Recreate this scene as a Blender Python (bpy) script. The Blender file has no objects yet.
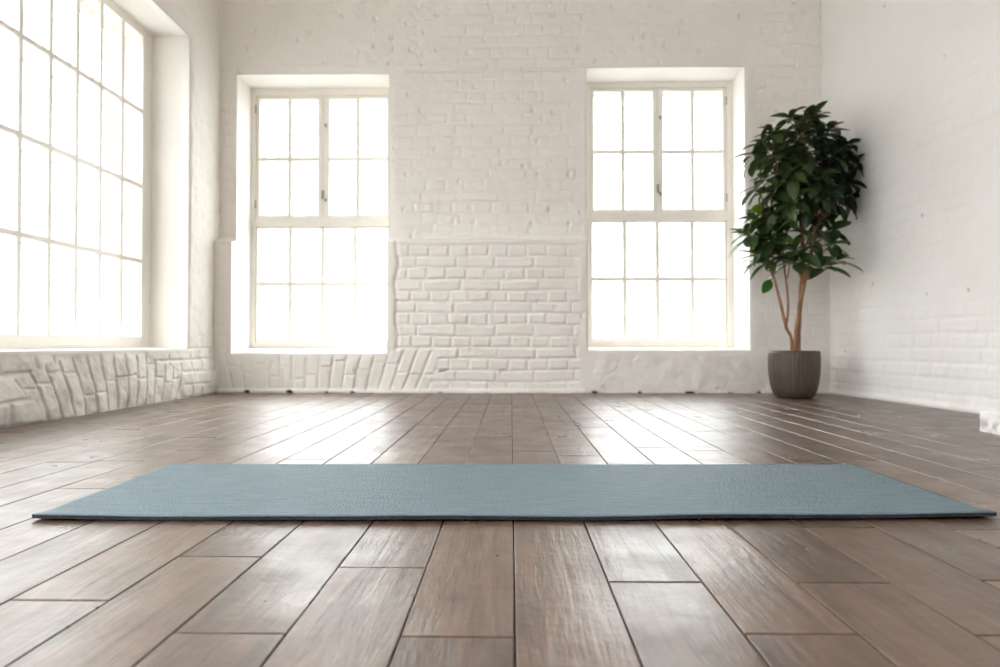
import bpy, math, random
import numpy as np
from mathutils import Vector, Matrix

sc = bpy.context.scene
COL = sc.collection
PI = math.pi

# ------------------------------------------------------------------ camera
FPX = 700.0
H = 0.331
YAW = math.atan(11.0/FPX)
PITCH = math.atan(10.5/FPX)
CR = Matrix.Rotation(YAW, 3, 'Z') @ Matrix.Rotation(PI/2+PITCH, 3, 'X')
CP = Vector((0, 0, H))

def ray(px, py):
    return CR @ Vector(((px-500)/FPX, (333.5-py)/FPX, -1.0))
def on_y(px, py, Y):
    d = ray(px, py); return CP + d*(Y/d.y)
def on_x(px, py, X):
    d = ray(px, py); return CP + d*(X/d.x)
def on_floor(px, py, z=0.0):
    d = ray(px, py); return CP + d*((z-H)/d.z)

cd = bpy.data.cameras.new('camera'); cam = bpy.data.objects.new('camera', cd); COL.objects.link(cam)
cd.sensor_width = 36.0; cd.lens = FPX*36.0/1000.0
cam.matrix_world = Matrix.Translation(CP) @ CR.to_4x4()
cd.clip_start = 0.02
cd.dof.use_dof = True; cd.dof.focus_distance = 1.50; cd.dof.aperture_fstop = 4.6
sc.camera = cam

# ------------------------------------------------------------------ helpers
def link_mesh(name, me, mat=None, parent=None):
    o = bpy.data.objects.new(name, me); COL.objects.link(o)
    if mat is not None:
        for m in (mat if isinstance(mat, (list, tuple)) else [mat]): me.materials.append(m)
    if parent is not None: o.parent = parent
    return o

def empty(name, loc=(0,0,0)):
    o = bpy.data.objects.new(name, None); COL.objects.link(o); o.location = loc
    o.empty_display_size = 0.1
    return o

def np_mesh(name, V, F, smooth=True):
    """V (n,3) floats, F (m,4) quads"""
    me = bpy.data.meshes.new(name)
    V = np.asarray(V, dtype=np.float32); F = np.asarray(F, dtype=np.int32)
    me.vertices.add(len(V)); me.vertices.foreach_set('co', V.ravel())
    me.loops.add(F.size); me.loops.foreach_set('vertex_index', F.ravel())
    me.polygons.add(len(F))
    me.polygons.foreach_set('loop_start', np.arange(len(F), dtype=np.int32)*4)
    me.polygons.foreach_set('loop_total', np.full(len(F), 4, dtype=np.int32))
    me.polygons.foreach_set('use_smooth', np.full(len(F), smooth, dtype=bool))
    me.update(calc_edges=True); me.validate()
    return me

class MB:
    def __init__(s): s.v = []; s.f = []; s.c = []
    def add(s, vs, fs, col=None):
        b = len(s.v); s.v += [tuple(v) for v in vs]; s.f += [tuple(i+b for i in f) for f in fs]
        if col is not None: s.c += [col]*len(vs)
    def box(s, x0, x1, y0, y1, z0, z1):
        s.add([(x0,y0,z0),(x1,y0,z0),(x1,y1,z0),(x0,y1,z0),(x0,y0,z1),(x1,y0,z1),(x1,y1,z1),(x0,y1,z1)],
              [(0,3,2,1),(4,5,6,7),(0,1,5,4),(1,2,6,5),(2,3,7,6),(3,0,4,7)])
    def tube(s, pts, rads, n=10, cap=True):
        pts = [Vector(p) for p in pts]; rings = []
        up = Vector((0.13, 0.97, 0.2)).normalized()
        for i, p in enumerate(pts):
            t = (pts[min(i+1, len(pts)-1)] - pts[max(i-1, 0)]).normalized()
            a = t.cross(up)
            if a.length < 1e-3: a = t.cross(Vector((1,0,0)))
            a.normalize(); b = t.cross(a).normalized()
            rings.append([p + (a*math.cos(2*PI*k/n) + b*math.sin(2*PI*k/n))*rads[i] for k in range(n)])
        vs = [v for r in rings for v in r]; fs = []
        for i in range(len(pts)-1):
            for k in range(n):
                fs.append((i*n+k, i*n+(k+1) % n, (i+1)*n+(k+1) % n, (i+1)*n+k))
        if cap:
            fs.append(tuple(range(n-1, -1, -1))); fs.append(tuple((len(pts)-1)*n+k for k in range(n)))
        s.add(vs, fs)
    def build(s, name, mat, parent=None, smooth=False, bevel=0, attr=None):
        me = bpy.data.meshes.new(name); me.from_pydata(s.v, [], s.f); me.update()
        if attr and s.c:
            a = me.attributes.new(attr, 'FLOAT_COLOR', 'POINT')
            a.data.foreach_set('color', np.array([(*c, 1.0) for c in s.c], dtype=np.float32).ravel())
        if smooth: me.polygons.foreach_set('use_smooth', [True]*len(me.polygons))
        o = link_mesh(name, me, mat, parent)
        if bevel:
            m = o.modifiers.new('edge', 'BEVEL'); m.width = bevel; m.segments = 2; m.limit_method = 'ANGLE'
        return o

# ------------------------------------------------------------------ noise (numpy)
def hsh(i, j, seed=0):
    i = i.astype(np.int64); j = j.astype(np.int64)
    n = (i*374761393 + j*668265263 + seed*1442695041) & 0xffffffff
    n = ((n ^ (n >> 13))*1274126177) & 0xffffffff
    n = (n ^ (n >> 16)) & 0xffffffff
    return n/4294967295.0
def vnoise(x, y, seed=0):
    xi = np.floor(x); yi = np.floor(y); fx = x-xi; fy = y-yi
    fx = fx*fx*(3-2*fx); fy = fy*fy*(3-2*fy)
    a = hsh(xi, yi, seed); b = hsh(xi+1, yi, seed); c = hsh(xi, yi+1, seed); d = hsh(xi+1, yi+1, seed)
    return (a+(b-a)*fx)*(1-fy) + (c+(d-c)*fx)*fy - 0.5
def fbm(x, y, s, o=4, seed=0):
    t = 0; a = 1.0
    for k in range(o):
        t = t + a*vnoise(x*s*2**k + 17.3*k, y*s*2**k - 9.1*k, seed+k); a *= 0.5
    return t
def sst(a, b, x):
    t = np.clip((x-a)/(b-a), 0, 1); return t*t*(3-2*t)

def bond(u, z, seed=0, pitch=0.077, ls=0.265, lh=0.133, jw=0.013, wob=0.006):
    """English bond, returns relief in about [-1, 0.3]"""
    uu = u + wob*2*vnoise(u*9, z*9, seed+5) ; zz = z + wob*2*vnoise(u*5, z*11, seed+9)
    r = np.floor(zz/pitch); fz = zz - r*pitch
    even = (np.mod(r, 2) == 0)
    L = np.where(even, lh, ls)
    off = hsh(r, r*0+3, seed)*0.06 + np.where(even, 0.0, 0.066)
    c = np.floor((uu+off)/L); fu = (uu+off) - c*L
    jm = 0.018*(hsh(c, r, seed+21)-0.5)
    fu2 = np.minimum(np.abs(fu+jm*0), L-fu)
    d = np.minimum(fu2, np.minimum(fz, pitch-fz))
    w = jw*(0.7+0.8*(vnoise(u*14, z*14, seed+3)+0.5))
    p = sst(0.1*w, w, d)
    hb = hsh(c, r, seed+40)
    missing = (hb > 0.96)*0.5
    return (p-1) + p*(0.45*(hb-0.5) - missing), d
def soldiers(u, z, uc, fan, seed=0, pitch=0.082, z0=0.0, jw=0.013):
    s = 1 + fan*(z-z0)
    uu = uc + (u-uc)/s + 0.008*vnoise(u*7, z*9, seed)
    c = np.floor(uu/pitch); f = (uu-c*pitch)
    zj = 0.09 + 0.13*hsh(c, c*0, seed+4)
    dz = np.abs(z + 0.01*vnoise(u*20, z*5, seed+8) - zj)
    d = np.minimum(np.minimum(f, pitch-f)*s, dz+0.003)
    w = jw*(0.7+0.8*(vnoise(u*14, z*14, seed+3)+0.5))
    p = sst(0.1*w, w, d)
    side = (z > zj)
    return (p-1) + p*0.5*(hsh(c, side*1.0, seed+6)-0.5), d

# ------------------------------------------------------------------ materials
def mat_new(name):
    m = bpy.data.materials.new(name); m.use_nodes = True
    nt = m.node_tree; b = nt.nodes['Principled BSDF']
    return m, nt, b
def N(nt, t, **kw):
    n = nt.nodes.new(t)
    for k, v in kw.items():
        if k in n.inputs: n.inputs[k].default_value = v
        else: setattr(n, k, v)
    return n
def simple(name, col, rough=0.5, spec=0.5, metal=0.0):
    m, nt, b = mat_new(name)
    tc = N(nt, 'ShaderNodeTexCoord'); nz = N(nt, 'ShaderNodeTexNoise', Scale=60.0, Detail=3.0)
    nt.links.new(tc.outputs['Object'], nz.inputs['Vector'])
    mx = N(nt, 'ShaderNodeMixRGB'); mx.inputs[1].default_value = (*[c*0.92 for c in col], 1)
    mx.inputs[2].default_value = (*[min(1, c*1.06) for c in col], 1)
    nt.links.new(nz.outputs['Fac'], mx.inputs[0]); nt.links.new(mx.outputs[0], b.inputs['Base Color'])
    b.inputs['Roughness'].default_value = rough; b.inputs['Specular IOR Level'].default_value = spec
    b.inputs['Metallic'].default_value = metal
    return m

def wall_material(name, col, stain):
    m, nt, b = mat_new(name); L = nt.links.new
    geo = N(nt, 'ShaderNodeNewGeometry')
    n1 = N(nt, 'ShaderNodeTexNoise', Scale=2.2, Detail=5.0, Roughness=0.6)
    n2 = N(nt, 'ShaderNodeTexNoise', Scale=45.0, Detail=6.0, Roughness=0.6)
    n3 = N(nt, 'ShaderNodeTexNoise', Scale=260.0, Detail=3.0)
    for n in (n1, n2, n3): L(geo.outputs['Position'], n.inputs['Vector'])
    r1 = N(nt, 'ShaderNodeMapRange'); r1.inputs[1].default_value = 0.4; r1.inputs[2].default_value = 0.7
    L(n1.outputs['Fac'], r1.inputs[0])
    mx = N(nt, 'ShaderNodeMixRGB'); mx.inputs[1].default_value = (*col, 1); mx.inputs[2].default_value = (*stain, 1)
    L(r1.outputs[0], mx.inputs[0])
    at = N(nt, 'ShaderNodeAttribute', attribute_name='dirt_and_shade')
    mx2 = N(nt, 'ShaderNodeMixRGB'); mx2.inputs[2].default_value = (0.10, 0.075, 0.055, 1)
    L(at.outputs['Fac'], mx2.inputs[0]); L(mx.outputs[0], mx2.inputs[1]); L(mx2.outputs[0], b.inputs['Base Color'])
    b.inputs['Roughness'].default_value = 0.55; b.inputs['Specular IOR Level'].default_value = 0.3
    b1 = N(nt, 'ShaderNodeBump', Strength=0.35, Distance=0.004); L(n2.outputs['Fac'], b1.inputs['Height'])
    b2 = N(nt, 'ShaderNodeBump', Strength=0.25, Distance=0.001); L(n3.outputs['Fac'], b2.inputs['Height'])
    L(b1.outputs[0], b2.inputs['Normal']); L(b2.outputs[0], b.inputs['Normal'])
    return m

WALLM = wall_material('painted_brick', (0.855, 0.825, 0.785), (0.825, 0.79, 0.745))
WALLR = wall_material('painted_brick_right', (0.85, 0.84, 0.815), (0.82, 0.805, 0.775))
CEILM = simple('ceiling_paint', (0.86, 0.855, 0.84), 0.8, 0.2)
FRAMEM = simple('window_paint', (0.88, 0.85, 0.79), 0.35, 0.5)
OUTFRM = simple('outer_window_paint', (0.88, 0.87, 0.85), 0.5, 0.4)
METAL = simple('dull_metal', (0.30, 0.28, 0.25), 0.45, 0.5, 0.6)

def glass_material():
    m = bpy.data.materials.new('window_glass'); m.use_nodes = True; nt = m.node_tree; nt.nodes.clear()
    out = nt.nodes.new('ShaderNodeOutputMaterial'); t = nt.nodes.new('ShaderNodeBsdfTransparent')
    t.inputs[0].default_value = (0.96, 0.97, 0.965, 1)
    g = nt.nodes.new('ShaderNodeBsdfGlossy'); g.inputs['Roughness'].default_value = 0.02
    f = nt.nodes.new('ShaderNodeFresnel'); gg = nt.nodes.new('ShaderNodeNewGeometry')
    ir = nt.nodes.new('ShaderNodeMapRange'); ir.inputs[3].default_value = 1.3; ir.inputs[4].default_value = 1/1.3
    nt.links.new(gg.outputs['Backfacing'], ir.inputs[0]); nt.links.new(ir.outputs[0], f.inputs[0])
    x = nt.nodes.new('ShaderNodeMixShader')
    nt.links.new(f.outputs[0], x.inputs[0]); nt.links.new(t.outputs[0], x.inputs[1]); nt.links.new(g.outputs[0], x.inputs[2])
    nt.links.new(x.outputs[0], out.inputs[0]); return m
GLASS = glass_material()

# ------------------------------------------------------------------ setting out
YL = 4.73                 # face of the thicker lower part of the back wall
YU = 4.81                 # face of the upper part
YW = 5.085                # room face of the back window frames
ZSTEP = on_y(490, 239, YL).z
XL = -2.022               # left wall face
XW = -2.267               # room face of the left window frame
ZTOP = 3.3
YBACKEND = -3.0

def XR(y):                # the right wall is a little out of square
    return 2.135 + (4.75-y)*0.061

# ------------------------------------------------------------------ relief walls
def relief_wall(name, us, zs, hfun, place, holes, mat, reveal, flip=False):
    """us, zs: grid lines; hfun(U,Z)->(h, dirt); place(U,Z,h)->xyz; holes: (u0,u1,z0,z1); reveal(u,z,h,hole)->xyz behind"""
    U, Z = np.meshgrid(us, zs)
    h, dirt_and_shade = hfun(U, Z)
    nz, nu = U.shape
    V = place(U, Z, h).reshape(-1, 3); D = dirt_and_shade.ravel()
    idx = np.arange(nz*nu).reshape(nz, nu)
    uc = 0.5*(us[1:]+us[:-1]); zc = 0.5*(zs[1:]+zs[:-1])
    UC, ZC = np.meshgrid(uc, zc); keep = np.ones(UC.shape, bool)
    for (a, b, c, d) in holes: keep &= ~((UC > a) & (UC < b) & (ZC > c) & (ZC < d))
    q = np.stack([idx[:-1, :-1], idx[:-1, 1:], idx[1:, 1:], idx[1:, :-1]], -1)[keep]
    F = [q]; Vs = [V]; Ds = [D]; base = len(V)
    for hole in holes:
        a, b, c, d = hole
        ia = int(np.argmin(abs(us-a))); ib = int(np.argmin(abs(us-b)))
        ic = int(np.argmin(abs(zs-c))); id_ = int(np.argmin(abs(zs-d)))
        loop = [(ic, k) for k in range(ia, ib)] + [(k, ib) for k in range(ic, id_)] + \
               [(id_, k) for k in range(ib, ia, -1)] + [(k, ia) for k in range(id_, ic, -1)]
        if id_ == len(zs)-1 and False: pass
        front = np.array([idx[i, k] for i, k in loop])
        lu = np.array([us[k] for i, k in loop]); lz = np.array([zs[i] for i, k in loop])
        n = len(front); prev = front
        STEPS = 10
        P0 = V[front]; P1 = reveal(lu, lz, hole)
        for s in range(1, STEPS+1):
            t = s/STEPS
            P = P0*(1-t) + P1*t
            Vs.append(P); Ds.append(np.zeros(n)); cur = base + np.arange(n); base += n
            F.append(np.stack([prev, cur, np.roll(cur, -1), np.roll(prev, -1)], -1)[:, ::-1][:, ::-1])
            prev = cur
    V = np.concatenate(Vs); F = np.concatenate(F); D = np.concatenate(Ds)
    used = np.zeros(len(V), bool); used[F.ravel()] = True
    remap = np.cumsum(used)-1
    V = V[used]; D = D[used]; F = remap[F]
    if flip: F = F[:, ::-1]
    me = np_mesh(name, V, F)
    a = me.attributes.new('dirt_and_shade', 'FLOAT', 'POINT'); a.data.foreach_set('value', D.astype(np.float32))
    o = link_mesh(name, me, mat); o['kind'] = 'structure'
    return o

def lines(a, b, step, extra=()):
    n = max(1, int(round((b-a)/step)))
    s = list(np.linspace(a, b, n+1))
    for e in extra:
        s = [x for x in s if abs(x-e) > step*0.4]; s.append(e)
    return np.array(sorted(s))

# openings in the back wall
W1 = (on_y(236, 200, YU).x, on_y(389, 200, YU).x, on_y(300, 353, YL).z, on_y(310, 74, YU).z)
W2 = (on_y(587, 200, YU).x, on_y(745.5, 200, YU).x, on_y(660, 350, YL).z, on_y(660, 67, YU).z)
SILL_BACK = {0: on_y(300, 346.5, YW).z, 1: on_y(660, 346.5, YW).z}

def back_h(U, Z):
    sd = 11
    ledge = sst(ZSTEP+0.012, ZSTEP-0.012, Z + 0.006*vnoise(U*6, Z*0, 3))
    base = (YU-YL)*ledge
    # relief masks
    bw, d1 = bond(U, Z, sd)
    amp = np.zeros_like(U)
    low = Z < ZSTEP
    cen = sst(-0.80, -0.76, U + 0.03*vnoise(U*4, Z*9, 31))*sst(0.475, 0.45, U)
    amp = np.where(low, cen*sst(0.0, 0.02, ZSTEP-0.02-Z), 0)
    up = sst(-0.80, -0.6, U)*sst(0.5, 0.4, U)*sst(1.95, 1.5, Z)
    patch = 0.35+0.65*sst(-0.1, 0.25, fbm(U, Z, 1.6, 3, 77))
    amp = amp + np.where(low, 0, 0.85*up*patch)
    amp = amp + np.where(low, 0, 0.50*(1-up)*sst(-0.2, 0.3, fbm(U, Z, 1.2, 3, 61)))
    right = sst(1.6, 1.7, U)
    amp = np.maximum(amp, 0.35*right)
    amp = np.maximum(amp, 0.35*sst(-1.88, -1.95, U)*low)
    # under the left window: flat arch of upright bricks
    sw, d2 = soldiers(U, Z, -1.42, 0.55, 5)
    arch = sst(0.295, 0.28, Z)*sst(-0.46-0.05, -0.50-0.03, U - 0.35*(Z-0.15))*sst(0.012, 0.03, Z)
    arch_a = arch*(0.40+0.60*sst(-1.35, -1.2, U))*sst(-2.0, -1.9, U)
    # under the right window: lumpy plaster
    pl = sst(0.50, 0.56, U)*sst(1.72, 1.66, U)*sst(0.30, 0.27, Z)
    amp = amp*(1-arch)*(1-pl)
    flat = sst(0.03, 0.018, Z)
    amp *= (1-flat)
    rough = fbm(U, Z, 7.0, 4, 91)
    r2 = fbm(U, Z, 2.3, 3, 15)
    ridge = np.abs(fbm(U, Z, 5.0, 3, 41))
    h = base + amp*bw*np.where(low, 0.0090, 0.0105) + np.where(low, 0.0015, 0.0045)*fbm(U, Z, 17.0, 3, 23) + arch_a*sw*0.012 + rough*0.0065 + r2*0.009
    h -= (sst(0.05, 0.0, ridge)*0.0035)*np.clip(np.where(low, 0.25, 0.75) + pl, 0, 1)
    h += pl*fbm(U, Z, 11.0, 3, 44)*0.010
    h += 0.012*flat*(U < 0.5)
    # crack beside the brick panel, long ledge line high on the pier
    ck = np.abs(U - (-0.775 + 0.03*vnoise(U*0, Z*8, 71)))
    h -= 0.012*sst(0.02, 0.004, ck)*low*(Z > 0.29)
    zl = on_y(470, 70.5, YU).z
    h -= 0.012*sst(0.010, 0.002, np.abs(Z - zl - 0.004*vnoise(U*7, Z*0, 8)))*sst(-0.75, -0.7, U)*sst(0.5, 0.4, U)
    h += 0.006*sst(zl, zl+0.03, Z)
    # chips (plaster knocked off)
    cell = 0.11; ci = np.floor(U/cell); cj = np.floor(Z/cell)
    hx = (ci+0.2+0.6*hsh(ci, cj, 3))*cell; hz = (cj+0.2+0.6*hsh(ci, cj, 4))*cell
    rr = np.hypot((U-hx)*1.0, (Z-hz)*0.7) + 0.010*vnoise(U*60, Z*60, 2)
    sel = hsh(ci, cj, 9) > np.where(Z > ZSTEP, 0.70, 0.95)
    h -= 0.010*sel*sst(0.020, 0.003, rr)
    for (a, b, c, d) in (W1, W2):       # rounded arrises round the openings
        dx = np.maximum(np.maximum(a-U, U-b), np.maximum(c-Z, Z-d))
        h = np.where(dx < 0.05, h*1.0, h)
        h = h - 0.007*sst(0.014, 0.0, dx)*(dx >= -1e-4)
        near = sst(0.05, 0.0, dx)*(dx >= -1e-4)
        h = h*(1-near) + (base - 0.003)*near - 0.006*sst(0.014, 0, dx)*near
    dirt_and_shade = np.zeros_like(U)
    for (px, rx, rz) in ((247, .020, .020), (290, .026, .018), (353, .012, .010), (595, .020, .014), (690, .030, .012), (327, .008, .01),
                         (440, .012, .006), (731, .02, .006), (760, .01, .01), (640, .012, .007)):
        x = on_y(px, 392, YL).x
        e = np.hypot((U-x)/rx, Z/rz) + 0.5*vnoise(U*90, Z*90, 12)
        k = sst(1.15, 0.75, e); dirt_and_shade = np.maximum(dirt_and_shade, k); h -= 0.02*k  # gaps at the wall foot: cut in, their shade painted dark
    dirt_and_shade = np.maximum(dirt_and_shade, 0.35*sst(0.012, 0.0, Z)*sst(-0.1, 0.3, vnoise(U*18, Z*0, 4)))
    x = on_y(443, 371, YL).x; z = on_y(443, 371, YL).z
    e = np.hypot((U-x)/0.035, (Z-z-0.2*(U-x))/0.007); k = sst(1.2, 0.6, e); dirt_and_shade = np.maximum(dirt_and_shade, 0.5*k); h -= 0.02*k
    return h, dirt_and_shade

def back_place(U, Z, h): return np.stack([U, YU - h, Z], -1)
def back_reveal(u, z, hole):
    k = 0 if hole is W1 else 1
    zb = np.where(abs(z-hole[2]) < 1e-6, SILL_BACK[k], z)
    return np.stack([u, np.full_like(u, YW+0.16), zb + np.where(abs(z-hole[2]) < 1e-6, 0.004, 0)], -1)
ub = lines(-2.12, 2.30, 0.0068, (W1[0], W1[1], W2[0], W2[1]))
zb = np.concatenate([lines(-0.02, 2.75, 0.0068, (W1[2], W1[3], W2[2], W2[3])), lines(2.80, ZTOP, 0.05)])
relief_wall('wall_back', ub, zb, back_h, back_place, [W1, W2], WALLM, back_reveal)

# ---- left wall with the tall window
LW = (1.88, on_x(190, 200, XL).y, 0.301, on_x(188, 33, XL).z)
def left_h(U, Z):
    bw, d1 = bond(U, Z, 23, wob=0.007, jw=0.012)
    yc = on_x(108, 380, XL).y
    sw, d2 = soldiers(U, Z, yc, 0.9, 8, pitch=0.088, jw=0.011)
    lowz = sst(0.30, 0.28, Z)
    y0 = on_x(20, 380, XL).y; y1 = on_x(182, 380, XL).y
    arch = lowz*sst(y0-0.03, y0+0.03, U + 0.9*(Z-0.12))*sst(y1+0.03, y1-0.03, U - 0.5*(Z-0.12))
    arch *= sst(0.30, 0.275, Z + 0.22*(U-yc)**2)
    # big irregular blocks to the left of the arch
    cw, d3 = bond(U*0.62+0.03*vnoise(U*4, Z*4, 2), Z*0.75, 37, wob=0.010, jw=0.011)
    amp = np.where(Z < 0.31, 0.95, 0.30)*np.where(U > y1, 0.55, 1.0)
    r = amp*np.where(U < y0+0.2, cw, bw)*(1-arch)*0.012 + arch*sw*0.0115
    h = r + fbm(U, Z, 8, 4, 17)*0.009 + fbm(U, Z, 2, 3, 18)*0.010 + 0.03*sst(0.32, 0.05, Z) + 0.005*fbm(U, Z, 22, 3, 3)
    for hole in (LW,):
        a, b, c, d = hole
        dx = np.maximum(np.maximum(a-U, U-b), np.maximum(c-Z, Z-d))
        near = sst(0.035, 0.0, dx)*(dx >= -1e-4)
        h = h*(1-near) - near*0.010*sst(0.014, 0, dx)
        h = np.where((Z < c) & (Z > c-0.06) & (U < b+0.02), h*sst(c-0.006, c-0.05, Z), h)
    dirt_and_shade = 0.55*sst(0.02, 0.0, Z)*sst(-0.15, 0.3, fbm(U, Z, 9, 3, 5))
    dirt_and_shade = np.maximum(dirt_and_shade, 0.22*sst(0.0, 0.35, fbm(U, Z, 10, 4, 55))*(Z < 0.30))
    return h, dirt_and_shade
def left_place(U, Z, h): return np.stack([XL + h, U, Z], -1)
def left_reveal(u, z, hole): return np.stack([np.full_like(u, XW-0.26), u, z + np.where(abs(z-hole[2]) < 1e-6, 0.014, 0)], -1)
ul = np.concatenate([lines(YBACKEND, 2.2, 0.05, (LW[0], -2.2, 1.3)), lines(2.206, 4.86, 0.006, (LW[1],))])
zl_ = np.concatenate([lines(-0.02, 0.36, 0.0055, (LW[2],)), lines(0.37, ZTOP, 0.012, (LW[3],))])
LW2 = (-2.2, 1.3, LW[2], LW[3])
relief_wall('wall_left', ul, zl_, left_h, left_place, [LW, LW2], WALLM, left_reveal, flip=True)

# ---- right wall
def right_h(U, Z):
    bw, d1 = bond(U, Z, 51, wob=0.005)
    patch = sst(-0.12, 0.25, fbm(U, Z, 1.5, 3, 66))
    amp = 0.14 + 0.42*patch*sst(3.4, 1.2, Z)
    h = amp*bw*0.009 + fbm(U, Z, 7, 4, 29)*0.0065 + fbm(U, Z, 1.3, 3, 2)*0.016
    h += 0.020*sst(0.035, 0.015, Z)
    cell = 0.16; ci = np.floor(U/cell); cj = np.floor(Z/cell)
    hx = (ci+0.2+0.6*hsh(ci, cj, 13))*cell; hz = (cj+0.2+0.6*hsh(ci, cj, 14))*cell
    rr = np.hypot(U-hx, (Z-hz)*0.8) + 0.004*vnoise(U*60, Z*60, 2)
    sel = hsh(ci, cj, 19) > 0.92
    dirt_and_shade = 0.55*sel*sst(0.009, 0.004, rr)
    h -= 0.007*sel*sst(0.014, 0.003, rr)
    dirt_and_shade = np.maximum(dirt_and_shade, 0.5*sst(0.008, 0.0, Z))  # thin darker line along the bottom of the wall
    return h, dirt_and_shade
def right_place(U, Z, h): return np.stack([2.135 + (4.75-U)*0.061 - h, U, Z], -1)
ur = np.concatenate([lines(YBACKEND, 2.4, 0.05), lines(2.408, 4.86, 0.008)])
zr = np.concatenate([lines(-0.02, 2.75, 0.008), lines(2.8, ZTOP, 0.05)])
relief_wall('wall_right', ur, zr, right_h, right_place, [], WALLR, None)

# ---- ceiling
cb = MB(); cb.box(-2.5, 2.7, YBACKEND, 5.2, ZTOP, ZTOP+0.15)
c = cb.build('ceiling', CEILM); c['kind'] = 'structure'

wf = MB(); wf.box(-2.3, 2.9, YBACKEND-0.2, YBACKEND, -0.02, ZTOP)
wf = wf.build('wall_front', WALLM); wf['kind'] = 'structure'

# ---- broken plaster footing at the right edge
def footing():
    n, mz = 90, 22
    # plan outline from the wall, round the far corner and back along the room side
    A = on_floor(977, 430); B = on_floor(1000, 435.5)
    dirv = Vector((B.x-A.x, B.y-A.y, 0)).normalized()
    far = Vector((XR(A.y+0.05)+0.05, A.y+0.06, 0))
    pts = []
    c0 = Vector((A.x, A.y, 0))
    end = c0 + dirv*0.9
    for i in range(n):
        t = i/(n-1)
        if t < 0.35: p = far.lerp(c0, t/0.35)
        else: p = c0.lerp(end, (t-0.35)/0.65)
        pts.append(p)
    # soften the corner
    for _ in range(3):
        pts = [pts[0]] + [(pts[i-1]+pts[i]*2+pts[i+1])/4 for i in range(1, n-1)] + [pts[-1]]
    V = []; F = []
    for i, p in enumerate(pts):
        tq = (pts[min(i+1, n-1)]-pts[max(i-1, 0)]).normalized(); nr = Vector((-tq.y, tq.x, 0))
        if nr.x < 0: pass
        inw = Vector((XR(p.y)+0.20-p.x, min(p.y, c0.y-0.15)-p.y, 0))
        for j in range(mz):
            s = j/(mz-1)
            if s < 0.5:
                z = 0.082*(s/0.5); off = 0.10*max(0, (s-0.35))/0.5*0.12
            else:
                k = (s-0.5)/0.5; z = 0.082 + 0.05*math.sin(k*PI/2) + 0.05*max(0, min(1, (c0.y-p.y)/0.3))*min(1, k*3); off = 0.002+k
            q = p + inw*(off if s >= 0.5 else off*0.3)
            a = np.array([i*0.35]); b = np.array([j*0.45])
            nz = float(fbm(a, b, 1.0, 3, 6)[0])
            V.append((q.x + nz*0.016*(s < 0.9), q.y + nz*0.016, max(-0.004, z + nz*0.012*(s > 0.1))))
    for i in range(n-1):
        for j in range(mz-1):
            F.append((i*mz+j, (i+1)*mz+j, (i+1)*mz+j+1, i*mz+j+1))
    me = np_mesh('trim_1', V, F)
    D = [0.55*max(0, 1-abs(v[2]-0.03)/0.03)*(1 if random.Random(int((v[0]+v[1])*40)).random() > 0.45 else 0) for v in V]
    a = me.attributes.new('dirt_and_shade', 'FLOAT', 'POINT'); a.data.foreach_set('value', D)
    o = link_mesh('trim_1', me, WALLR); o['kind'] = 'structure'
footing()

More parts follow.
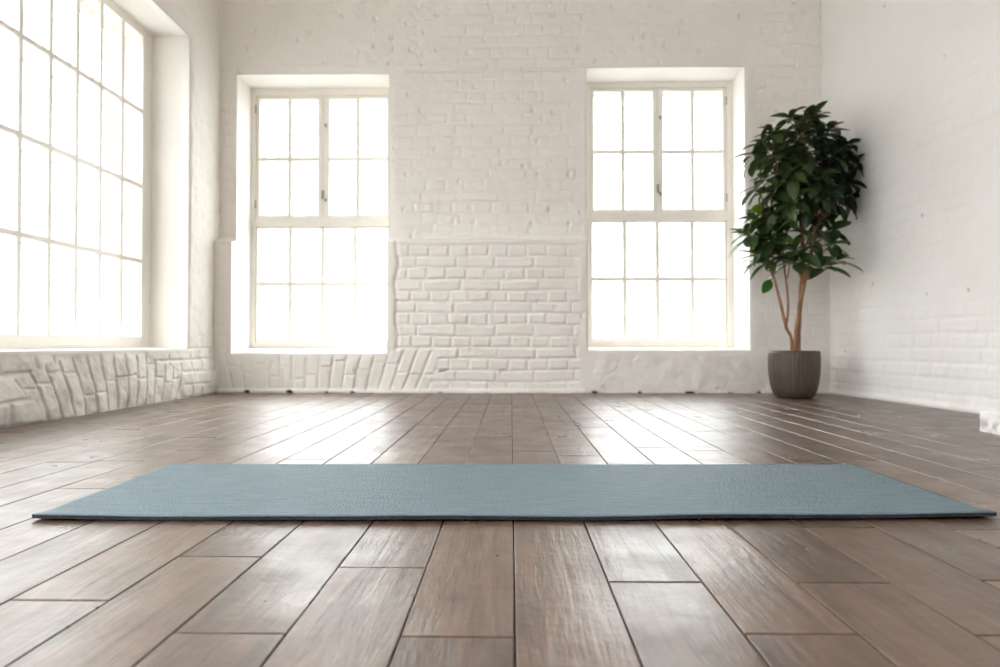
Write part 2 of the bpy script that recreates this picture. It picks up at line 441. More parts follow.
# ------------------------------------------------------------------ floor
def floor_material():
    m, nt, b = mat_new('dark_oak_planks'); L = nt.links.new
    geo = N(nt, 'ShaderNodeNewGeometry')
    at = N(nt, 'ShaderNodeAttribute', attribute_name='plank')     # r tint, g seed, b shade
    sep = N(nt, 'ShaderNodeSeparateColor'); L(at.outputs['Color'], sep.inputs[0])
    mp = N(nt, 'ShaderNodeMapping'); mp.inputs['Scale'].default_value = (26.0, 2.4, 1.0)
    sx = N(nt, 'ShaderNodeCombineXYZ'); 
    mul = N(nt, 'ShaderNodeMath', operation='MULTIPLY'); mul.inputs[1].default_value = 37.0
    L(sep.outputs[1], mul.inputs[0]); L(mul.outputs[0], sx.inputs[0]); L(mul.outputs[0], sx.inputs[1])
    ad = N(nt, 'ShaderNodeVectorMath', operation='ADD'); L(geo.outputs['Position'], ad.inputs[0]); L(sx.outputs[0], ad.inputs[1])
    L(ad.outputs[0], mp.inputs['Vector'])
    g = N(nt, 'ShaderNodeTexNoise', Scale=1.0, Detail=8.0, Roughness=0.62, Distortion=1.4); L(mp.outputs[0], g.inputs['Vector'])
    mp2 = N(nt, 'ShaderNodeMapping'); mp2.inputs['Scale'].default_value = (160.0, 7.0, 1.0); L(ad.outputs[0], mp2.inputs['Vector'])
    g2 = N(nt, 'ShaderNodeTexNoise', Scale=1.0, Detail=4.0, Roughness=0.6, Distortion=0.5); L(mp2.outputs[0], g2.inputs['Vector'])
    blotch = N(nt, 'ShaderNodeTexNoise', Scale=7.0, Detail=4.0, Roughness=0.6); L(ad.outputs[0], blotch.inputs['Vector'])
    cr = N(nt, 'ShaderNodeValToRGB')
    e = cr.color_ramp.elements
    e[0].position = 0.28; e[0].color = (0.066, 0.035, 0.021, 1)
    e[1].position = 0.75; e[1].color = (0.215, 0.128, 0.082, 1)
    L(g.outputs['Fac'], cr.inputs[0])
    m1 = N(nt, 'ShaderNodeMixRGB', blend_type='MULTIPLY'); m1.inputs[0].default_value = 0.5
    L(cr.outputs[0], m1.inputs[1]); L(g2.outputs['Fac'], m1.inputs[2])
    tint = N(nt, 'ShaderNodeMixRGB', blend_type='MULTIPLY'); tint.inputs[0].default_value = 1.0
    mr = N(nt, 'ShaderNodeMapRange'); mr.inputs[3].default_value = 0.75; mr.inputs[4].default_value = 1.3
    L(sep.outputs[0], mr.inputs[0]); L(m1.outputs[0], tint.inputs[1]); L(mr.outputs[0], tint.inputs[2])
    L(tint.outputs[0], b.inputs['Base Color'])
    rr = N(nt, 'ShaderNodeMapRange'); rr.inputs[1].default_value = 0.3; rr.inputs[2].default_value = 0.7
    rr.inputs[3].default_value = 0.26; rr.inputs[4].default_value = 0.42
    L(blotch.outputs['Fac'], rr.inputs[0]); L(rr.outputs[0], b.inputs['Roughness'])
    b.inputs['Specular IOR Level'].default_value = 0.85
    bp = N(nt, 'ShaderNodeBump', Strength=0.35, Distance=0.0012); L(g2.outputs['Fac'], bp.inputs['Height'])
    bp2 = N(nt, 'ShaderNodeBump', Strength=0.35, Distance=0.004); L(g.outputs['Fac'], bp2.inputs['Height']); L(bp.outputs[0], bp2.inputs['Normal'])
    bp3 = N(nt, 'ShaderNodeBump', Strength=0.5, Distance=0.006); L(blotch.outputs['Fac'], bp3.inputs['Height']); L(bp2.outputs[0], bp3.inputs['Normal'])
    L(bp3.outputs[0], b.inputs['Normal'])
    return m
FLOORM = floor_material()
def build_floor():
    rnd = random.Random(5)
    P = 0.1308; X0 = 0.0045; GAP = 0.0023
    def dof(y): return on_floor(511, y).y
    known = {-1: [526, 637], -2: [568], 1: [581], 2: [632], 3: [581], 4: [526, 632], 6: [527.6], 5: [578], -4: [558], -5: [602.5], -3: [635], 0: []}
    V = []; F = []; C = []
    def plank(xa, xb, ya, yb):
        tint, seed, sh = rnd.random(), rnd.random(), rnd.random()
        nx = 6; b = len(V)
        tx = rnd.gauss(0, 0.0011); ty = rnd.gauss(0, 0.00035); dz = rnd.gauss(0, 0.00012)
        cup = rnd.gauss(0.0001, 0.00012)
        xs = [xa, xa+0.0012] + [xa+0.0012+(xb-xa-0.0024)*k/(nx) for k in range(1, nx)] + [xb-0.0012, xb]
        ys = [ya, ya+0.0012] + [ya + (yb-ya)*k/4 for k in range(1, 4)] + [yb-0.0012, yb]
        xm, ym = (xa+xb)/2, (ya+yb)/2
        for j, y in enumerate(ys):
            for i, x in enumerate(xs):
                z = dz + tx*(x-xm)*1.0 + ty*(y-ym) - cup*(1-((x-xm)/(xb-xm))**2)
                if i in (0, len(xs)-1) or j in (0, len(ys)-1): z -= 0.0011
                V.append((x, y, z)); C.append((tint, seed, sh))
        n = len(xs)
        for j in range(len(ys)-1):
            for i in range(n-1):
                F.append((b+j*n+i, b+j*n+i+1, b+(j+1)*n+i+1, b+(j+1)*n+i))
        # sides
        m = len(ys)
        ring = [(0, i) for i in range(n)] + [(j, n-1) for j in range(1, m)] + [(m-1, i) for i in range(n-2, -1, -1)] + [(j, 0) for j in range(m-2, 0, -1)]
        top = [b+j*n+i for j, i in ring]; b2 = len(V)
        for t in top: V.append((V[t][0], V[t][1], -0.012)); C.append((tint, seed, sh))
        k = len(top)
        for q in range(k):
            F.append((top[q], b2+q, b2+(q+1) % k, top[(q+1) % k]))
    for k in range(-17, 19):
        xa = X0 + k*P + GAP/2; xb = X0 + (k+1)*P - GAP/2
        js = sorted(dof(y) for y in known.get(k, []))
        if not js: js = [rnd.uniform(-0.2, 0.4)] if k != 0 else [0.60, 1.45]
        y = js[-1]
        while y < 5.3: y += rnd.choice((0.48, 0.6, 0.75, 0.9, 1.1))*rnd.uniform(0.95, 1.05); js.append(y)
        y = js[0]
        while y > -3.2: y -= rnd.choice((0.6, 0.9, 1.1)); js.append(y)
        js = sorted(js)
        for a, b in zip(js[:-1], js[1:]):
            a = max(a, YBACKEND); b = min(b, 4.84)
            if b-a > 0.02: plank(xa, xb, a+0.0018, b-0.0018)
    b = len(V)
    for v in ((-2.3, YBACKEND, -0.008), (2.6, YBACKEND, -0.008), (2.6, 5.0, -0.008), (-2.3, 5.0, -0.008)):
        V.append(v); C.append((0, 0, 0))
    F.append((b, b+1, b+2, b+3))
    me = np_mesh('floor', V, F, smooth=False)
    mi = np.zeros(len(F), np.int32); mi[-1] = 1; me.polygons.foreach_set('material_index', mi)
    a = me.attributes.new('plank', 'FLOAT_COLOR', 'POINT')
    a.data.foreach_set('color', np.array([(*c, 1) for c in C], dtype=np.float32).ravel())
    o = link_mesh('floor', me, [FLOORM, simple('gap_dark', (0.03, 0.02, 0.015), 0.9, 0.1)]); o['kind'] = 'structure'
build_floor()

# ------------------------------------------------------------------ back windows
def back_window(name, hole, xf, xmull, sash_x, rows_up, rows_lo, low_x, top, bot, transom, hinge_side):
    root = empty(name, ((hole[0]+hole[1])/2, YW, hole[2])); root['kind'] = 'structure'
    ox, oy, oz = root.location
    def X(px): return on_y(px, 200, YW).x - ox
    def Zp(py): return on_y(500, py, YW).z - oz
    y0 = 0.0
    f = MB()
    xl, xr = hole[0]-ox, hole[1]-ox
    zt, zb = hole[3]-oz, SILL_BACK[0 if hole is W1 else 1]-oz
    fl, fr = X(xf[0]), X(xf[1])     # inner edges of the fixed frame
    D = 0.075
    f.box(xl-0.01, fl, y0, y0+D, zb-0.01, zt+0.01); f.box(fr, xr+0.01, y0, y0+D, zb-0.01, zt+0.01)
    f.box(fl, fr, y0, y0+D, Zp(top), zt+0.01); f.box(fl, fr, y0, y0+D, zb-0.01, Zp(bot))
    f.box(fl, fr, y0-0.006, y0+D, Zp(transom[1]), Zp(transom[0]))
    f.build('frame', FRAMEM, root, bevel=0.004)
    # two opening sashes above
    def sash(x0, x1, z0, z1, st, cols, rows, nm, bar=0.028, rail=None):
        r = rail or st
        s = MB()
        s.box(x0, x0+st[0], y0+0.012, y0+0.055, z0, z1); s.box(x1-st[1], x1, y0+0.012, y0+0.055, z0, z1)
        s.box(x0+st[0], x1-st[1], y0+0.012, y0+0.055, z0, z0+r[0]); s.box(x0+st[0], x1-st[1], y0+0.012, y0+0.055, z1-r[1], z1)
        so = s.build(nm, FRAMEM, root, bevel=0.004)
        g = MB()
        for c_ in cols: g.box(c_-bar/2, c_+bar/2, y0+0.018, y0+0.05, z0+r[0]-0.002, z1-r[1]+0.002)
        for r_ in rows: g.box(x0+st[0]-0.002, x1-st[1]+0.002, y0+0.0185, y0+0.0495, r_-bar/2, r_+bar/2)
        g.build('glazing_bars', FRAMEM, so, bevel=0.004)
        p = MB(); p.box(x0+st[0]-0.005, x1-st[1]+0.005, y0+0.034, y0+0.038, z0+r[0]-0.005, z1-r[1]+0.005)
        p.build('pane', GLASS, so)
        return so
    zA, zB = Zp(transom[0]), Zp(top)
    xm = X(xmull)
    g = 0.0015
    s1 = sash(fl+g, xm-g, zA+g, zB-g, (X(sash_x[0])-fl, xm-X(sash_x[1])), [X(sash_x[2])], [Zp(rows_up)], 'sash', rail=(0.018, 0.024))
    s2 = sash(xm+g, fr-g, zA+g, zB-g, (X(sash_x[3])-xm, fr-X(sash_x[4])), [X(sash_x[5])], [Zp(rows_up)], 'sash', rail=(0.018, 0.024))
    sash(fl+g, fr-g, Zp(bot)+g, Zp(transom[1])-g, (0.014, 0.014), [X(p) for p in low_x], [Zp(rows_lo)], 'fixed_light', bar=0.029, rail=(0.016, 0.010))
    # hardware
    for zz in (zA+0.13, zB-0.22):
        h = MB(); h.box(xm+0.012, xm+0.026, y0+0.004, y0+0.013, zz-0.012, zz+0.012); h.build('catch', METAL, s2, bevel=0.002)
    hb = MB(); hb.box(xm-0.006, xm+0.008, y0-0.002, y0+0.013, zA+0.14, zA+0.20)
    hb.tube([(xm+0.001, y0, zA+0.16), (xm+0.001, y0-0.02, zA+0.16), (xm+0.001, y0-0.022, zA+0.125)], [0.004]*3, 8)
    hb.build('latch', METAL, s1)
    hx = fl if hinge_side == 'l' else fr
    for zz in (zA+0.10, zB-0.10):
        h = MB(); h.tube([(hx, y0+0.004, zz-0.03), (hx, y0+0.004, zz+0.03)], [0.005]*2, 8)
        h.build('hinge', METAL, root)
    # outer storm frame set further out in the wall
    o = MB(); q0, q1 = 0.155, 0.195
    o.box(xl-0.01, xl+0.045, q0, q1, zb, zt+0.01); o.box(xr-0.045, xr+0.01, q0, q1, zb, zt+0.01)
    o.box(xl+0.045, xr-0.045, q0, q1, zt-0.05, zt+0.01); o.box(xl+0.045, xr-0.045, q0, q1, zb, zb+0.05)
    o.box(xl+0.045, xr-0.045, q0, q1, zA-0.05, zA-0.01)
    ofo = o.build('outer_frame', OUTFRM, root, bevel=0.003)
    p = MB(); p.box(xl+0.04, xr-0.04, q0+0.018, q0+0.022, zb+0.04, zt-0.04); p.build('outer_pane', GLASS, ofo)
    return root
back_window('window_2', W1, (255.0, 389.2), 322.5, (258.5, 317.5, 288.5, 328.5, 386.3, 357.0), 157.5, 283.5, (289.5, 322, 354.5), 94, 343, (217, 226), 'l')
back_window('window_3', W2, (590.5, 727.0), 658.0, (594.0, 653.5, 623.5, 663.5, 723.5, 693.5), 151.5, 279, (625, 658, 693), 88, 341, (212, 221), 'r')

# ------------------------------------------------------------------ left window
def left_window():
    root = empty('window_1', (XW, (LW[0]+LW[1])/2, LW[2])); root['kind'] = 'structure'
    oy, oz = root.location.y, root.location.z
    zt = LW[3]-oz; y0, y1 = LW[0]-oy, LW[1]-oy
    pin = on_x(142.5, 200, XW).y - oy        # inner edge of the far stile
    pitch = 0.2125; n = 11
    f = MB(); D0, D1 = -0.055, 0.0
    zbm = on_x(141, 336.5, XW).z - oz; ztm = zbm + 4*0.463
    f.box(D0, D1, pin, y1+0.01, -0.01, zt+0.01); f.box(D0, D1, y0-0.01, y0+0.06, -0.01, zt+0.01)
    f.box(D0, D1, y0+0.06, pin, ztm, zt+0.01); f.box(D0, D1, y0+0.06, pin, -0.01, zbm)
    fo = f.build('frame', FRAMEM, root, bevel=0.004)
    g = MB(); b = 0.027
    for k in range(1, n):
        y = pin - k*pitch; g.box(-0.034, -0.006, y-b/2, y+b/2, zbm-0.002, ztm+0.002)
    for k in range(1, 4):
        z = zbm + 0.463*k; g.box(-0.0335, -0.0065, y0+0.058, pin+0.002, z-b/2, z+b/2)
    g.build('glazing_bars', FRAMEM, fo, bevel=0.003)
    p = MB(); p.box(-0.024, -0.020, y0+0.055, pin+0.005, zbm-0.005, ztm+0.005); p.build('pane', GLASS, fo)
    # outer leaf of the double window: casements with wider stiles
    q0, q1 = -0.200, -0.178
    o = MB(); zl, zh = 0.02, zt-0.03
    o.box(q0, q1, y1-0.035, y1+0.01, 0, zt); o.box(q0, q1, y0-0.01, y0+0.07, 0, zt)
    o.box(q0, q1, y0+0.07, y1-0.035, 0, 0.04); o.box(q0, q1, y0+0.07, y1-0.035, zt-0.05, zt)
    for k in range(1, n):
        y = pin - k*pitch; w = 0.017 if k % 3 == 0 else 0.009
        o.box(q0+0.002, q1-0.002, y-w, y+w, 0.04, zt-0.05)
    for k in (1, 2, 3):
        z = zbm + 0.463*k; o.box(q0+0.003, q1-0.003, y0+0.07, y1-0.035, z-0.007, z+0.007)
    oo = o.build('outer_frame', OUTFRM, root, bevel=0.003)
    p = MB(); p.box(q0+0.009, q0+0.013, y0+0.06, y1-0.03, 0.035, zt-0.045); p.build('outer_pane', GLASS, oo)
left_window()

# ------------------------------------------------------------------ yoga mat
def mat_material(name, c0, c1, rough):
    m, nt, b = mat_new(name); L = nt.links.new
    tc = N(nt, 'ShaderNodeTexCoord')
    n1 = N(nt, 'ShaderNodeTexNoise', Scale=240.0, Detail=3.0, Roughness=0.7); L(tc.outputs['Object'], n1.inputs['Vector'])
    mp = N(nt, 'ShaderNodeMapping'); mp.inputs['Scale'].default_value = (12, 90, 1); L(tc.outputs['Object'], mp.inputs['Vector'])
    n2 = N(nt, 'ShaderNodeTexNoise', Scale=1.0, Detail=5.0, Roughness=0.6); L(mp.outputs[0], n2.inputs['Vector'])
    v = N(nt, 'ShaderNodeTexVoronoi', Scale=210.0); L(tc.outputs['Object'], v.inputs['Vector'])
    a = N(nt, 'ShaderNodeMath', operation='ADD'); L(n1.outputs['Fac'], a.inputs[0]); L(n2.outputs['Fac'], a.inputs[1])
    mr = N(nt, 'ShaderNodeMapRange'); mr.inputs[1].default_value = 0.7; mr.inputs[2].default_value = 1.3; L(a.outputs[0], mr.inputs[0])
    mx = N(nt, 'ShaderNodeMixRGB'); mx.inputs[1].default_value = (*c0, 1); mx.inputs[2].default_value = (*c1, 1)
    L(mr.outputs[0], mx.inputs[0]); L(mx.outputs[0], b.inputs['Base Color'])
    b.inputs['Roughness'].default_value = rough; b.inputs['Specular IOR Level'].default_value = 0.25
    bp = N(nt, 'ShaderNodeBump', Strength=0.9, Distance=0.0015); L(v.outputs['Distance'], bp.inputs['Height'])
    bp2 = N(nt, 'ShaderNodeBump', Strength=0.4, Distance=0.0015); L(n2.outputs['Fac'], bp2.inputs['Height']); L(bp.outputs[0], bp2.inputs['Normal'])
    L(bp2.outputs[0], b.inputs['Normal'])
    return m
MATTOP = mat_material('mat_top', (0.090, 0.137, 0.162), (0.178, 0.235, 0.265), 0.6)
MATSHADE = mat_material('mat_edge_shade', (0.018, 0.024, 0.030), (0.03, 0.037, 0.045), 0.8)  # near-black colour carries the shade of the mat edge
def yoga_mat():
    T = 0.0088
    nl = on_floor(32, 519.2, 0.003); nr = on_floor(997, 517.6, 0.003)
    fl = on_floor(171, 463.3, 0.010); fr = on_floor(853, 464.0, 0.010)
    org = Vector(((nl.x+nr.x)/2, (nl.y+fl.y)/2, 0))
    root = empty('yoga_mat', org)
    root['label'] = 'thin blue-grey yoga mat unrolled across the dark plank floor in the foreground'; root['category'] = 'yoga mat'
    nx, ny = 260, 70
    s = np.linspace(0, 1, nx); t = np.linspace(0, 1, ny); S, T_ = np.meshgrid(s, t)
    def P(a): return np.array(a)
    X = (1-T_)*((1-S)*nl.x + S*nr.x) + T_*((1-S)*fl.x + S*fr.x)
    Y = (1-T_)*((1-S)*nl.y + S*nr.y) + T_*((1-S)*fl.y + S*fr.y)
    # slightly wavy near edge
    Y = Y - (1-T_)*0.014*(1-(2*S-1)**2) + (1-T_)*0.003*fbm(S*6, T_*0, 1.0, 2, 4)
    e = np.minimum(np.minimum(T_*0.6, (1-T_)*0.6), np.minimum(S, 1-S)*1.8)
    lift = 0.0006 + 0.0048*sst(0.06, 0.0, T_*0.6)*np.clip(0.25+1.3*(vnoise(S*7, T_*0, 8)+0.2), 0, 1)
    lift += 0.002*np.exp(-((S)**2*300+(1-T_)**2*30))
    lift += 0.0008*np.clip(fbm(S*5, T_*2, 1.0, 2, 6)+0.3, 0, 1)
    def slab(name, z0, z1, inset, mat, rnd_top):
        k = inset
        cx = X + np.where(S < 0.5, k, -k)*(1-np.clip(np.minimum(S, 1-S)*200, 0, 1))
        cy = Y + np.where(T_ < 0.5, k, -k)*(1-np.clip(np.minimum(T_, 1-T_)*60, 0, 1))
        top = z1 + lift - (0.0009*sst(0.004, 0, e) if rnd_top else 0)
        bot = z0 + lift
        A = np.stack([cx-org.x, cy-org.y, top], -1).reshape(-1, 3); B = np.stack([cx-org.x, cy-org.y, bot], -1).reshape(-1, 3)
        idx = np.arange(nx*ny).reshape(ny, nx)
        q = np.stack([idx[:-1, :-1], idx[:-1, 1:], idx[1:, 1:], idx[1:, :-1]], -1).reshape(-1, 4)
        qb = q[:, ::-1] + nx*ny
        ring = np.concatenate([idx[0, :-1], idx[:-1, -1], idx[-1, :0:-1], idx[:0:-1, 0]])
        r2 = np.roll(ring, -1)
        side = np.stack([ring+nx*ny, r2+nx*ny, r2, ring], -1)
        me = np_mesh(name, np.concatenate([A, B]), np.concatenate([q, qb, side]))
        me.polygons.foreach_set('use_smooth', np.concatenate([np.ones(len(q), bool), np.zeros(len(qb)+len(side), bool)]))
        return link_mesh(name, me, mat, root)
    slab('top_layer', T*0.76, T, 0.0, MATTOP, True)
    u = slab('edge_shade_layer', 0.0, T*0.76, 0.0006, MATSHADE, False)  # added dark layer, paints the shade under the mat's edge
    u['label'] = 'added near-black layer standing in for the shade along the edge'
yoga_mat()

# ------------------------------------------------------------------ potted plant
def leaf_material():
    m, nt, b = mat_new('rubbery_leaf'); L = nt.links.new
    at = N(nt, 'ShaderNodeAttribute', attribute_name='tint')
    L(at.outputs['Color'], b.inputs['Base Color'])
    b.inputs['Roughness'].default_value = 0.30; b.inputs['Specular IOR Level'].default_value = 0.6
    tr = N(nt, 'ShaderNodeBsdfTranslucent')
    hs = N(nt, 'ShaderNodeHueSaturation', Saturation=1.1, Value=1.7); hs.inputs['Hue'].default_value = 0.475
    L(at.outputs['Color'], hs.inputs['Color']); L(hs.outputs[0], tr.inputs[0])
    mx = N(nt, 'ShaderNodeMixShader'); mx.inputs[0].default_value = 0.12
    out = [n for n in nt.nodes if n.type == 'OUTPUT_MATERIAL'][0]
    L(b.outputs[0], mx.inputs[1]); L(tr.outputs[0], mx.inputs[2]); L(mx.outputs[0], out.inputs[0])
    return m
def bark_material():
    m, nt, b = mat_new('bark'); L = nt.links.new
    tc = N(nt, 'ShaderNodeTexCoord'); mp = N(nt, 'ShaderNodeMapping'); mp.inputs['Scale'].default_value = (40, 40, 9)
    L(tc.outputs['Object'], mp.inputs['Vector'])
    n = N(nt, 'ShaderNodeTexNoise', Scale=1.0, Detail=5.0, Roughness=0.6); L(mp.outputs[0], n.inputs['Vector'])
    cr = N(nt, 'ShaderNodeValToRGB'); e = cr.color_ramp.elements
    e[0].position = 0.3; e[0].color = (0.14, 0.065, 0.032, 1); e[1].position = 0.7; e[1].color = (0.42, 0.22, 0.115, 1)
    L(n.outputs['Fac'], cr.inputs[0]); L(cr.outputs[0], b.inputs['Base Color']); b.inputs['Roughness'].default_value = 0.7
    bp = N(nt, 'ShaderNodeBump', Strength=0.6, Distance=0.003); L(n.outputs['Fac'], bp.inputs['Height']); L(bp.outputs[0], b.inputs['Normal'])
    return m
def pot_material():
    m, nt, b = mat_new('brown_glazed_clay'); L = nt.links.new
    tc = N(nt, 'ShaderNodeTexCoord'); mp = N(nt, 'ShaderNodeMapping'); mp.inputs['Scale'].default_value = (60, 60, 4)
    L(tc.outputs['Object'], mp.inputs['Vector'])
    n = N(nt, 'ShaderNodeTexNoise', Scale=1.0, Detail=5.0, Roughness=0.6); L(mp.outputs[0], n.inputs['Vector'])
    cr = N(nt, 'ShaderNodeValToRGB'); e = cr.color_ramp.elements
    e[0].position = 0.3; e[0].color = (0.050, 0.035, 0.025, 1); e[1].position = 0.7; e[1].color = (0.098, 0.072, 0.052, 1)
    L(n.outputs['Fac'], cr.inputs[0]); L(cr.outputs[0], b.inputs['Base Color']); b.inputs['Roughness'].default_value = 0.5
    return m
LEAFM, BARKM, POTM = leaf_material(), bark_material(), pot_material()
SOILM = simple('soil', (0.05, 0.035, 0.025), 0.95, 0.1)

def plant():
    rnd = random.Random(21)
    YP = 4.36
    c = on_y(794, 380, YP); root = empty('potted_rubber_plant', (c.x, YP, 0))
    root['label'] = 'tall leafy green houseplant with bare brown stems in ribbed brown pot in the corner'
    root['category'] = 'potted plant'
    def L3(px, py, dy=0.0):
        p = on_y(px, py, YP+dy); return Vector((p.x-c.x, p.y-YP, p.z))
    # ribbed pot
    prof = [(0.098, 0.0), (0.108, 0.003), (0.117, 0.014), (0.131, 0.048), (0.142, 0.095), (0.149, 0.145), (0.152, 0.195), (0.1525, 0.235), (0.1505, 0.270), (0.149, 0.286),
            (0.1475, 0.289), (0.142, 0.2885), (0.139, 0.283), (0.138, 0.23)]
    # smooth resample
    n = 192; V = []; F = []
    for j, (r, z) in enumerate(prof):
        for i in range(n):
            a = 2*PI*i/n
            rib = 0.0032*abs(math.sin(a*20)) if 2 <= j <= 9 else 0
            rr = r - 0.0028 + rib; V.append((rr*math.cos(a), rr*math.sin(a), z))
    for j in range(len(prof)-1):
        for i in range(n): F.append((j*n+i, j*n+(i+1) % n, (j+1)*n+(i+1) % n, (j+1)*n+i))
    pm = MB(); pm.v = V; pm.f = F + [tuple(range(n-1, -1, -1))]
    pm.build('pot', POTM, root, smooth=True)
    sm = MB(); rings = [0.0, 0.05, 0.10, 0.139]; sv = []; 
    k = 40
    for r in rings[1:]:
        for i in range(k): sv.append((r*math.cos(2*PI*i/k), r*math.sin(2*PI*i/k), 0.255 + rnd.uniform(-0.005, 0.005)))
    sf = []
    for j in range(2):
        for i in range(k): sf.append((j*k+i, j*k+(i+1) % k, (j+1)*k+(i+1) % k, (j+1)*k+i))
    sv.append((0, 0, 0.258)); sf += [(len(sv)-1, i, (i+1) % k) for i in range(k)]
    sm.add(sv, sf); sm.build('soil', SOILM, root, smooth=True)
    # stems
    def smooth_path(pts, m=7):
        out = []
        P = [pts[0]] + pts + [pts[-1]]
        for i in range(1, len(P)-2):
            for q in range(m):
                t = q/m
                out.append(0.5*((2*P[i]) + (-P[i-1]+P[i+1])*t + (2*P[i-1]-5*P[i]+4*P[i+1]-P[i+2])*t*t + (-P[i-1]+3*P[i]-3*P[i+1]+P[i+2])*t**3))
        out.append(pts[-1]); return out
    def stem(pts, r0, r1, nm='stem'):
        pp = smooth_path(pts); m = len(pp)
        rad = [(r0+(r1-r0)*i/(m-1))*(1+0.06*math.sin(i*1.7+r0*900)) for i in range(m)]
        s = MB(); s.tube(pp, rad, 12); s.build(nm, BARKM, root, smooth=True); return pp
    base = lambda px, dy=0: Vector((L3(px, 352, dy).x, dy, 0.245))
    A = stem([base(798, 0.02), L3(798, 335, .02), L3(800, 300, .03), L3(803, 262, .03), L3(801, 220, .02), L3(799, 170, 0), L3(803, 130, -.01)], 0.0185, 0.008)
    B = stem([base(795, -0.02), L3(796, 335, -.03), L3(799, 312, -.05), L3(805, 280, -.06), L3(811, 253, -.05), L3(815, 225, -.04), L3(817, 190, -.02), L3(824, 150, 0)], 0.0145, 0.007)
    Cc = stem([base(792, 0.0), L3(791, 338, 0), L3(786, 327, -.02), L3(781, 305, -.03), L3(776, 285, -.04), L3(769, 262, -.05), L3(764, 235, -.05), L3(768, 200, -.04)], 0.0115, 0.006)
    D = stem([L3(786, 326, -.02), L3(788, 310, .0), L3(787, 290, .02), L3(784, 265, .03), L3(782, 235, .05), L3(778, 190, .05), L3(776, 160, .04)], 0.008, 0.005)
    trunkpts = A[12:] + B[16:] + Cc[20:] + D[16:]
    # leaf rosettes: px, py, depth offset, number, axis (x, y, z)
    CL = []
    up = [(790,112,0),(812,112,-.02),(772,128,-.04),(800,130,.05),(828,126,.02),(846,140,0),(758,150,0),(780,148,-.14),(806,146,-.17),(832,150,-.13),
          (852,158,-.03),(792,168,-.18),(818,172,-.17),(768,172,-.06),(845,178,-.05),(758,182,.03),(800,165,.15),(830,185,.08),(782,190,.10),
          (790,196,-.14),(812,196,-.12),(838,198,-.03),(770,205,-.05),(822,206,.04),(806,116,.12),(785,135,.14),(840,165,.1),(815,155,.0),(790,150,.0),(838,143,-.08),(774,160,.12),(764,138,.03),(822,190,-.17),(798,178,-.05),(786,178,.0),(826,172,.05),(806,208,0),(848,192,.02),(796,136,-.1),(818,132,-.1),(776,186,-.12)]
    lo = [(763,216,-.02),(752,238,-.04),(772,240,-.12),(786,232,-.06),(760,258,-.03),(778,256,-.02),(796,252,-.14),(830,246,-.02),(836,262,-.03),(822,268,-.06),(808,238,.08),(790,264,.05),(768,226,.08),(829,232,.05),(748,236,-.09),(757,222,.04),(768,262,-.10),(783,218,-.10),(776,238,-.16),(796,264,-.15)]
    for p in up: CL.append((p[0], p[1]+7, p[2], rnd.choice((10, 11, 12)), 0))
    for p in lo: CL.append((*p, rnd.choice((8, 9, 10)), 1))
    lm = MB()
    cen = L3(806, 175, 0); cen.z -= 0.05
    wallx = lambda y: XR(y+YP) - c.x - 0.03
    def leaf(org, d, nrm, ln, wd, col, droop):
        d = d.normalized(); side = d.cross(nrm).normalized(); nrm = side.cross(d).normalized()
        ns = 9; vs = []; pos = org.copy(); dirv = d.copy()
        pet = ln*0.16
        rows = []
        for i in range(ns+1):
            t = i/ns
            w = wd*0.5*(math.sin(PI*min(1, t**0.85))**0.75)*(0.82+0.36*t) if 0 < t < 1 else 0.0009
            ang = -droop*t
            dd = (dirv*math.cos(ang) + nrm*math.sin(ang)).normalized()
            nn = (nrm*math.cos(ang) - dirv*math.sin(ang)).normalized()
            if i: pos = pos + dd*(ln/ns)
            rows.append((pos.copy(), nn, w))
        for (p, nn, w) in rows:
            for s in (-1, -0.5, 0, 0.5, 1):
                vs.append(p + side*(w*s) + nn*(w*0.28*abs(s)**1.3))
        for v in vs:
            mx_ = wallx(v.y)
            if v.x > mx_: v.x = mx_ - 0.15*(v.x-mx_)*0.2
        fs = []
        for i in range(ns):
            for k_ in range(4): fs.append((i*5+k_, i*5+k_+1, (i+1)*5+k_+1, (i+1)*5+k_))
        lm.add(vs, fs, col)
    for (px, py, dy, nlv, kind) in CL:
        p = L3(px, py, dy)
        near = min(trunkpts, key=lambda q: (q-p-Vector((0, 0, -0.10))).length)
        mid = (near+p)/2 + Vector((0, 0, -0.02))
        br = MB(); br.tube(smooth_path([near, mid, p], 4), [0.0045]*4+[0.0035]*5, 6); br.build('twig', BARKM, root, smooth=True)
        ax = (p-cen); ax.y *= 0.8
        ax = (ax.normalized()*0.7 + Vector((0, 0, 0.85))).normalized() if kind == 0 else (ax.normalized()*0.5+Vector((0, 0, 0.9))).normalized()
        t1 = ax.cross(Vector((0.3, 1, 0.1))).normalized(); t2 = ax.cross(t1)
        ph = rnd.uniform(0, 6.28)
        for k_ in range(nlv):
            a = ph + k_*2.39996
            f = k_/nlv
            el = math.radians((48 if kind == 0 else 60) - 72*f) + rnd.uniform(-.15, .15)     # inner leaves stand up, outer ones spread
            d = (t1*math.cos(a)+t2*math.sin(a))*math.cos(el) + ax*math.sin(el)
            d.z -= 0.12
            ln = rnd.uniform(0.125, 0.175)*(0.75+0.35*f); wd = ln*rnd.uniform(0.38, 0.48)
            if kind == 1: ln *= 1.1; wd *= 1.15
            nrm = (ax*math.cos(el) - (t1*math.cos(a)+t2*math.sin(a))*math.sin(el)) + Vector((rnd.uniform(-.25, .25), rnd.uniform(-.25, .25), 0.25))
            g = rnd.random()
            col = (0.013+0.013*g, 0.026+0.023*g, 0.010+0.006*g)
            if p.x < cen.x-0.10 or p.z > cen.z+0.36: col = (col[0]*1.9, col[1]*1.7, col[2]*1.3)  # daylight on the left leaves painted into the colour; top tuft is paler
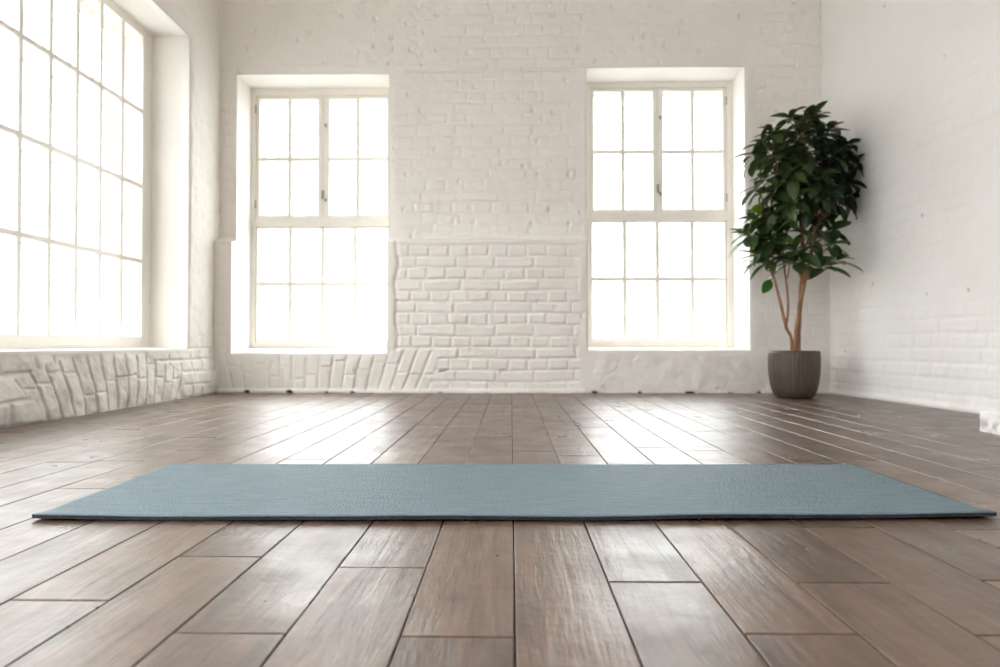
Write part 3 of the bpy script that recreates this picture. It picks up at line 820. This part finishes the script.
            if kind == 1: col = (0.031+0.026*g, 0.062+0.046*g, 0.020+0.009*g)  # lower leaves lighter as well, their light put into the colour
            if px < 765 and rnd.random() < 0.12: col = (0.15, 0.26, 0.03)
            o = p + ax*(0.03*(1-f)-0.01)
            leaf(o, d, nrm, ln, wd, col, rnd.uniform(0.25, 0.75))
    # a lone low leaf
    s = L3(771, 280, -.05); leaf(s, Vector((-0.5, -0.5, -0.55)), Vector((0.2, -0.8, 0.6)), 0.13, 0.062, (0.03, 0.11, 0.022), 0.2)
    br = MB(); br.tube([L3(777, 262, -.04), s], [0.003, 0.0025], 6)
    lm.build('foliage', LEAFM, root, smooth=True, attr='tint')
    br.build('twig', BARKM, root, smooth=True)
plant()

# ------------------------------------------------------------------ daylight
w = bpy.data.worlds.new('overcast'); sc.world = w; w.use_nodes = True
nt = w.node_tree; bg = nt.nodes['Background']
tc = N(nt, 'ShaderNodeTexCoord'); sp = N(nt, 'ShaderNodeSeparateXYZ'); nt.links.new(tc.outputs['Generated'], sp.inputs[0])
sk = N(nt, 'ShaderNodeMapRange'); sk.inputs[3].default_value = 1/3; sk.inputs[4].default_value = 1.0     # overcast sky: zenith three times the horizon
nt.links.new(sp.outputs['Z'], sk.inputs[0])
st = N(nt, 'ShaderNodeMath', operation='GREATER_THAN'); st.inputs[1].default_value = -0.02; nt.links.new(sp.outputs['Z'], st.inputs[0])
gm = N(nt, 'ShaderNodeMix'); gm.inputs[2].default_value = 0.22; nt.links.new(st.outputs[0], gm.inputs[0]); nt.links.new(sk.outputs[0], gm.inputs[3])
ms = N(nt, 'ShaderNodeMath', operation='MULTIPLY'); ms.inputs[1].default_value = 2.4; nt.links.new(gm.outputs[0], ms.inputs[0])
bg.inputs[0].default_value = (0.98, 0.982, 1.0, 1); nt.links.new(ms.outputs[0], bg.inputs[1])
sc.cycles.max_bounces = 14; sc.cycles.diffuse_bounces = 10; sc.cycles.transparent_max_bounces = 12
sc.cycles.use_denoising = True
sc.view_settings.view_transform = 'Standard'; sc.view_settings.look = 'None'
sc.view_settings.gamma = 1.0; sc.view_settings.use_curve_mapping = False
sc.view_settings.exposure = 2.76
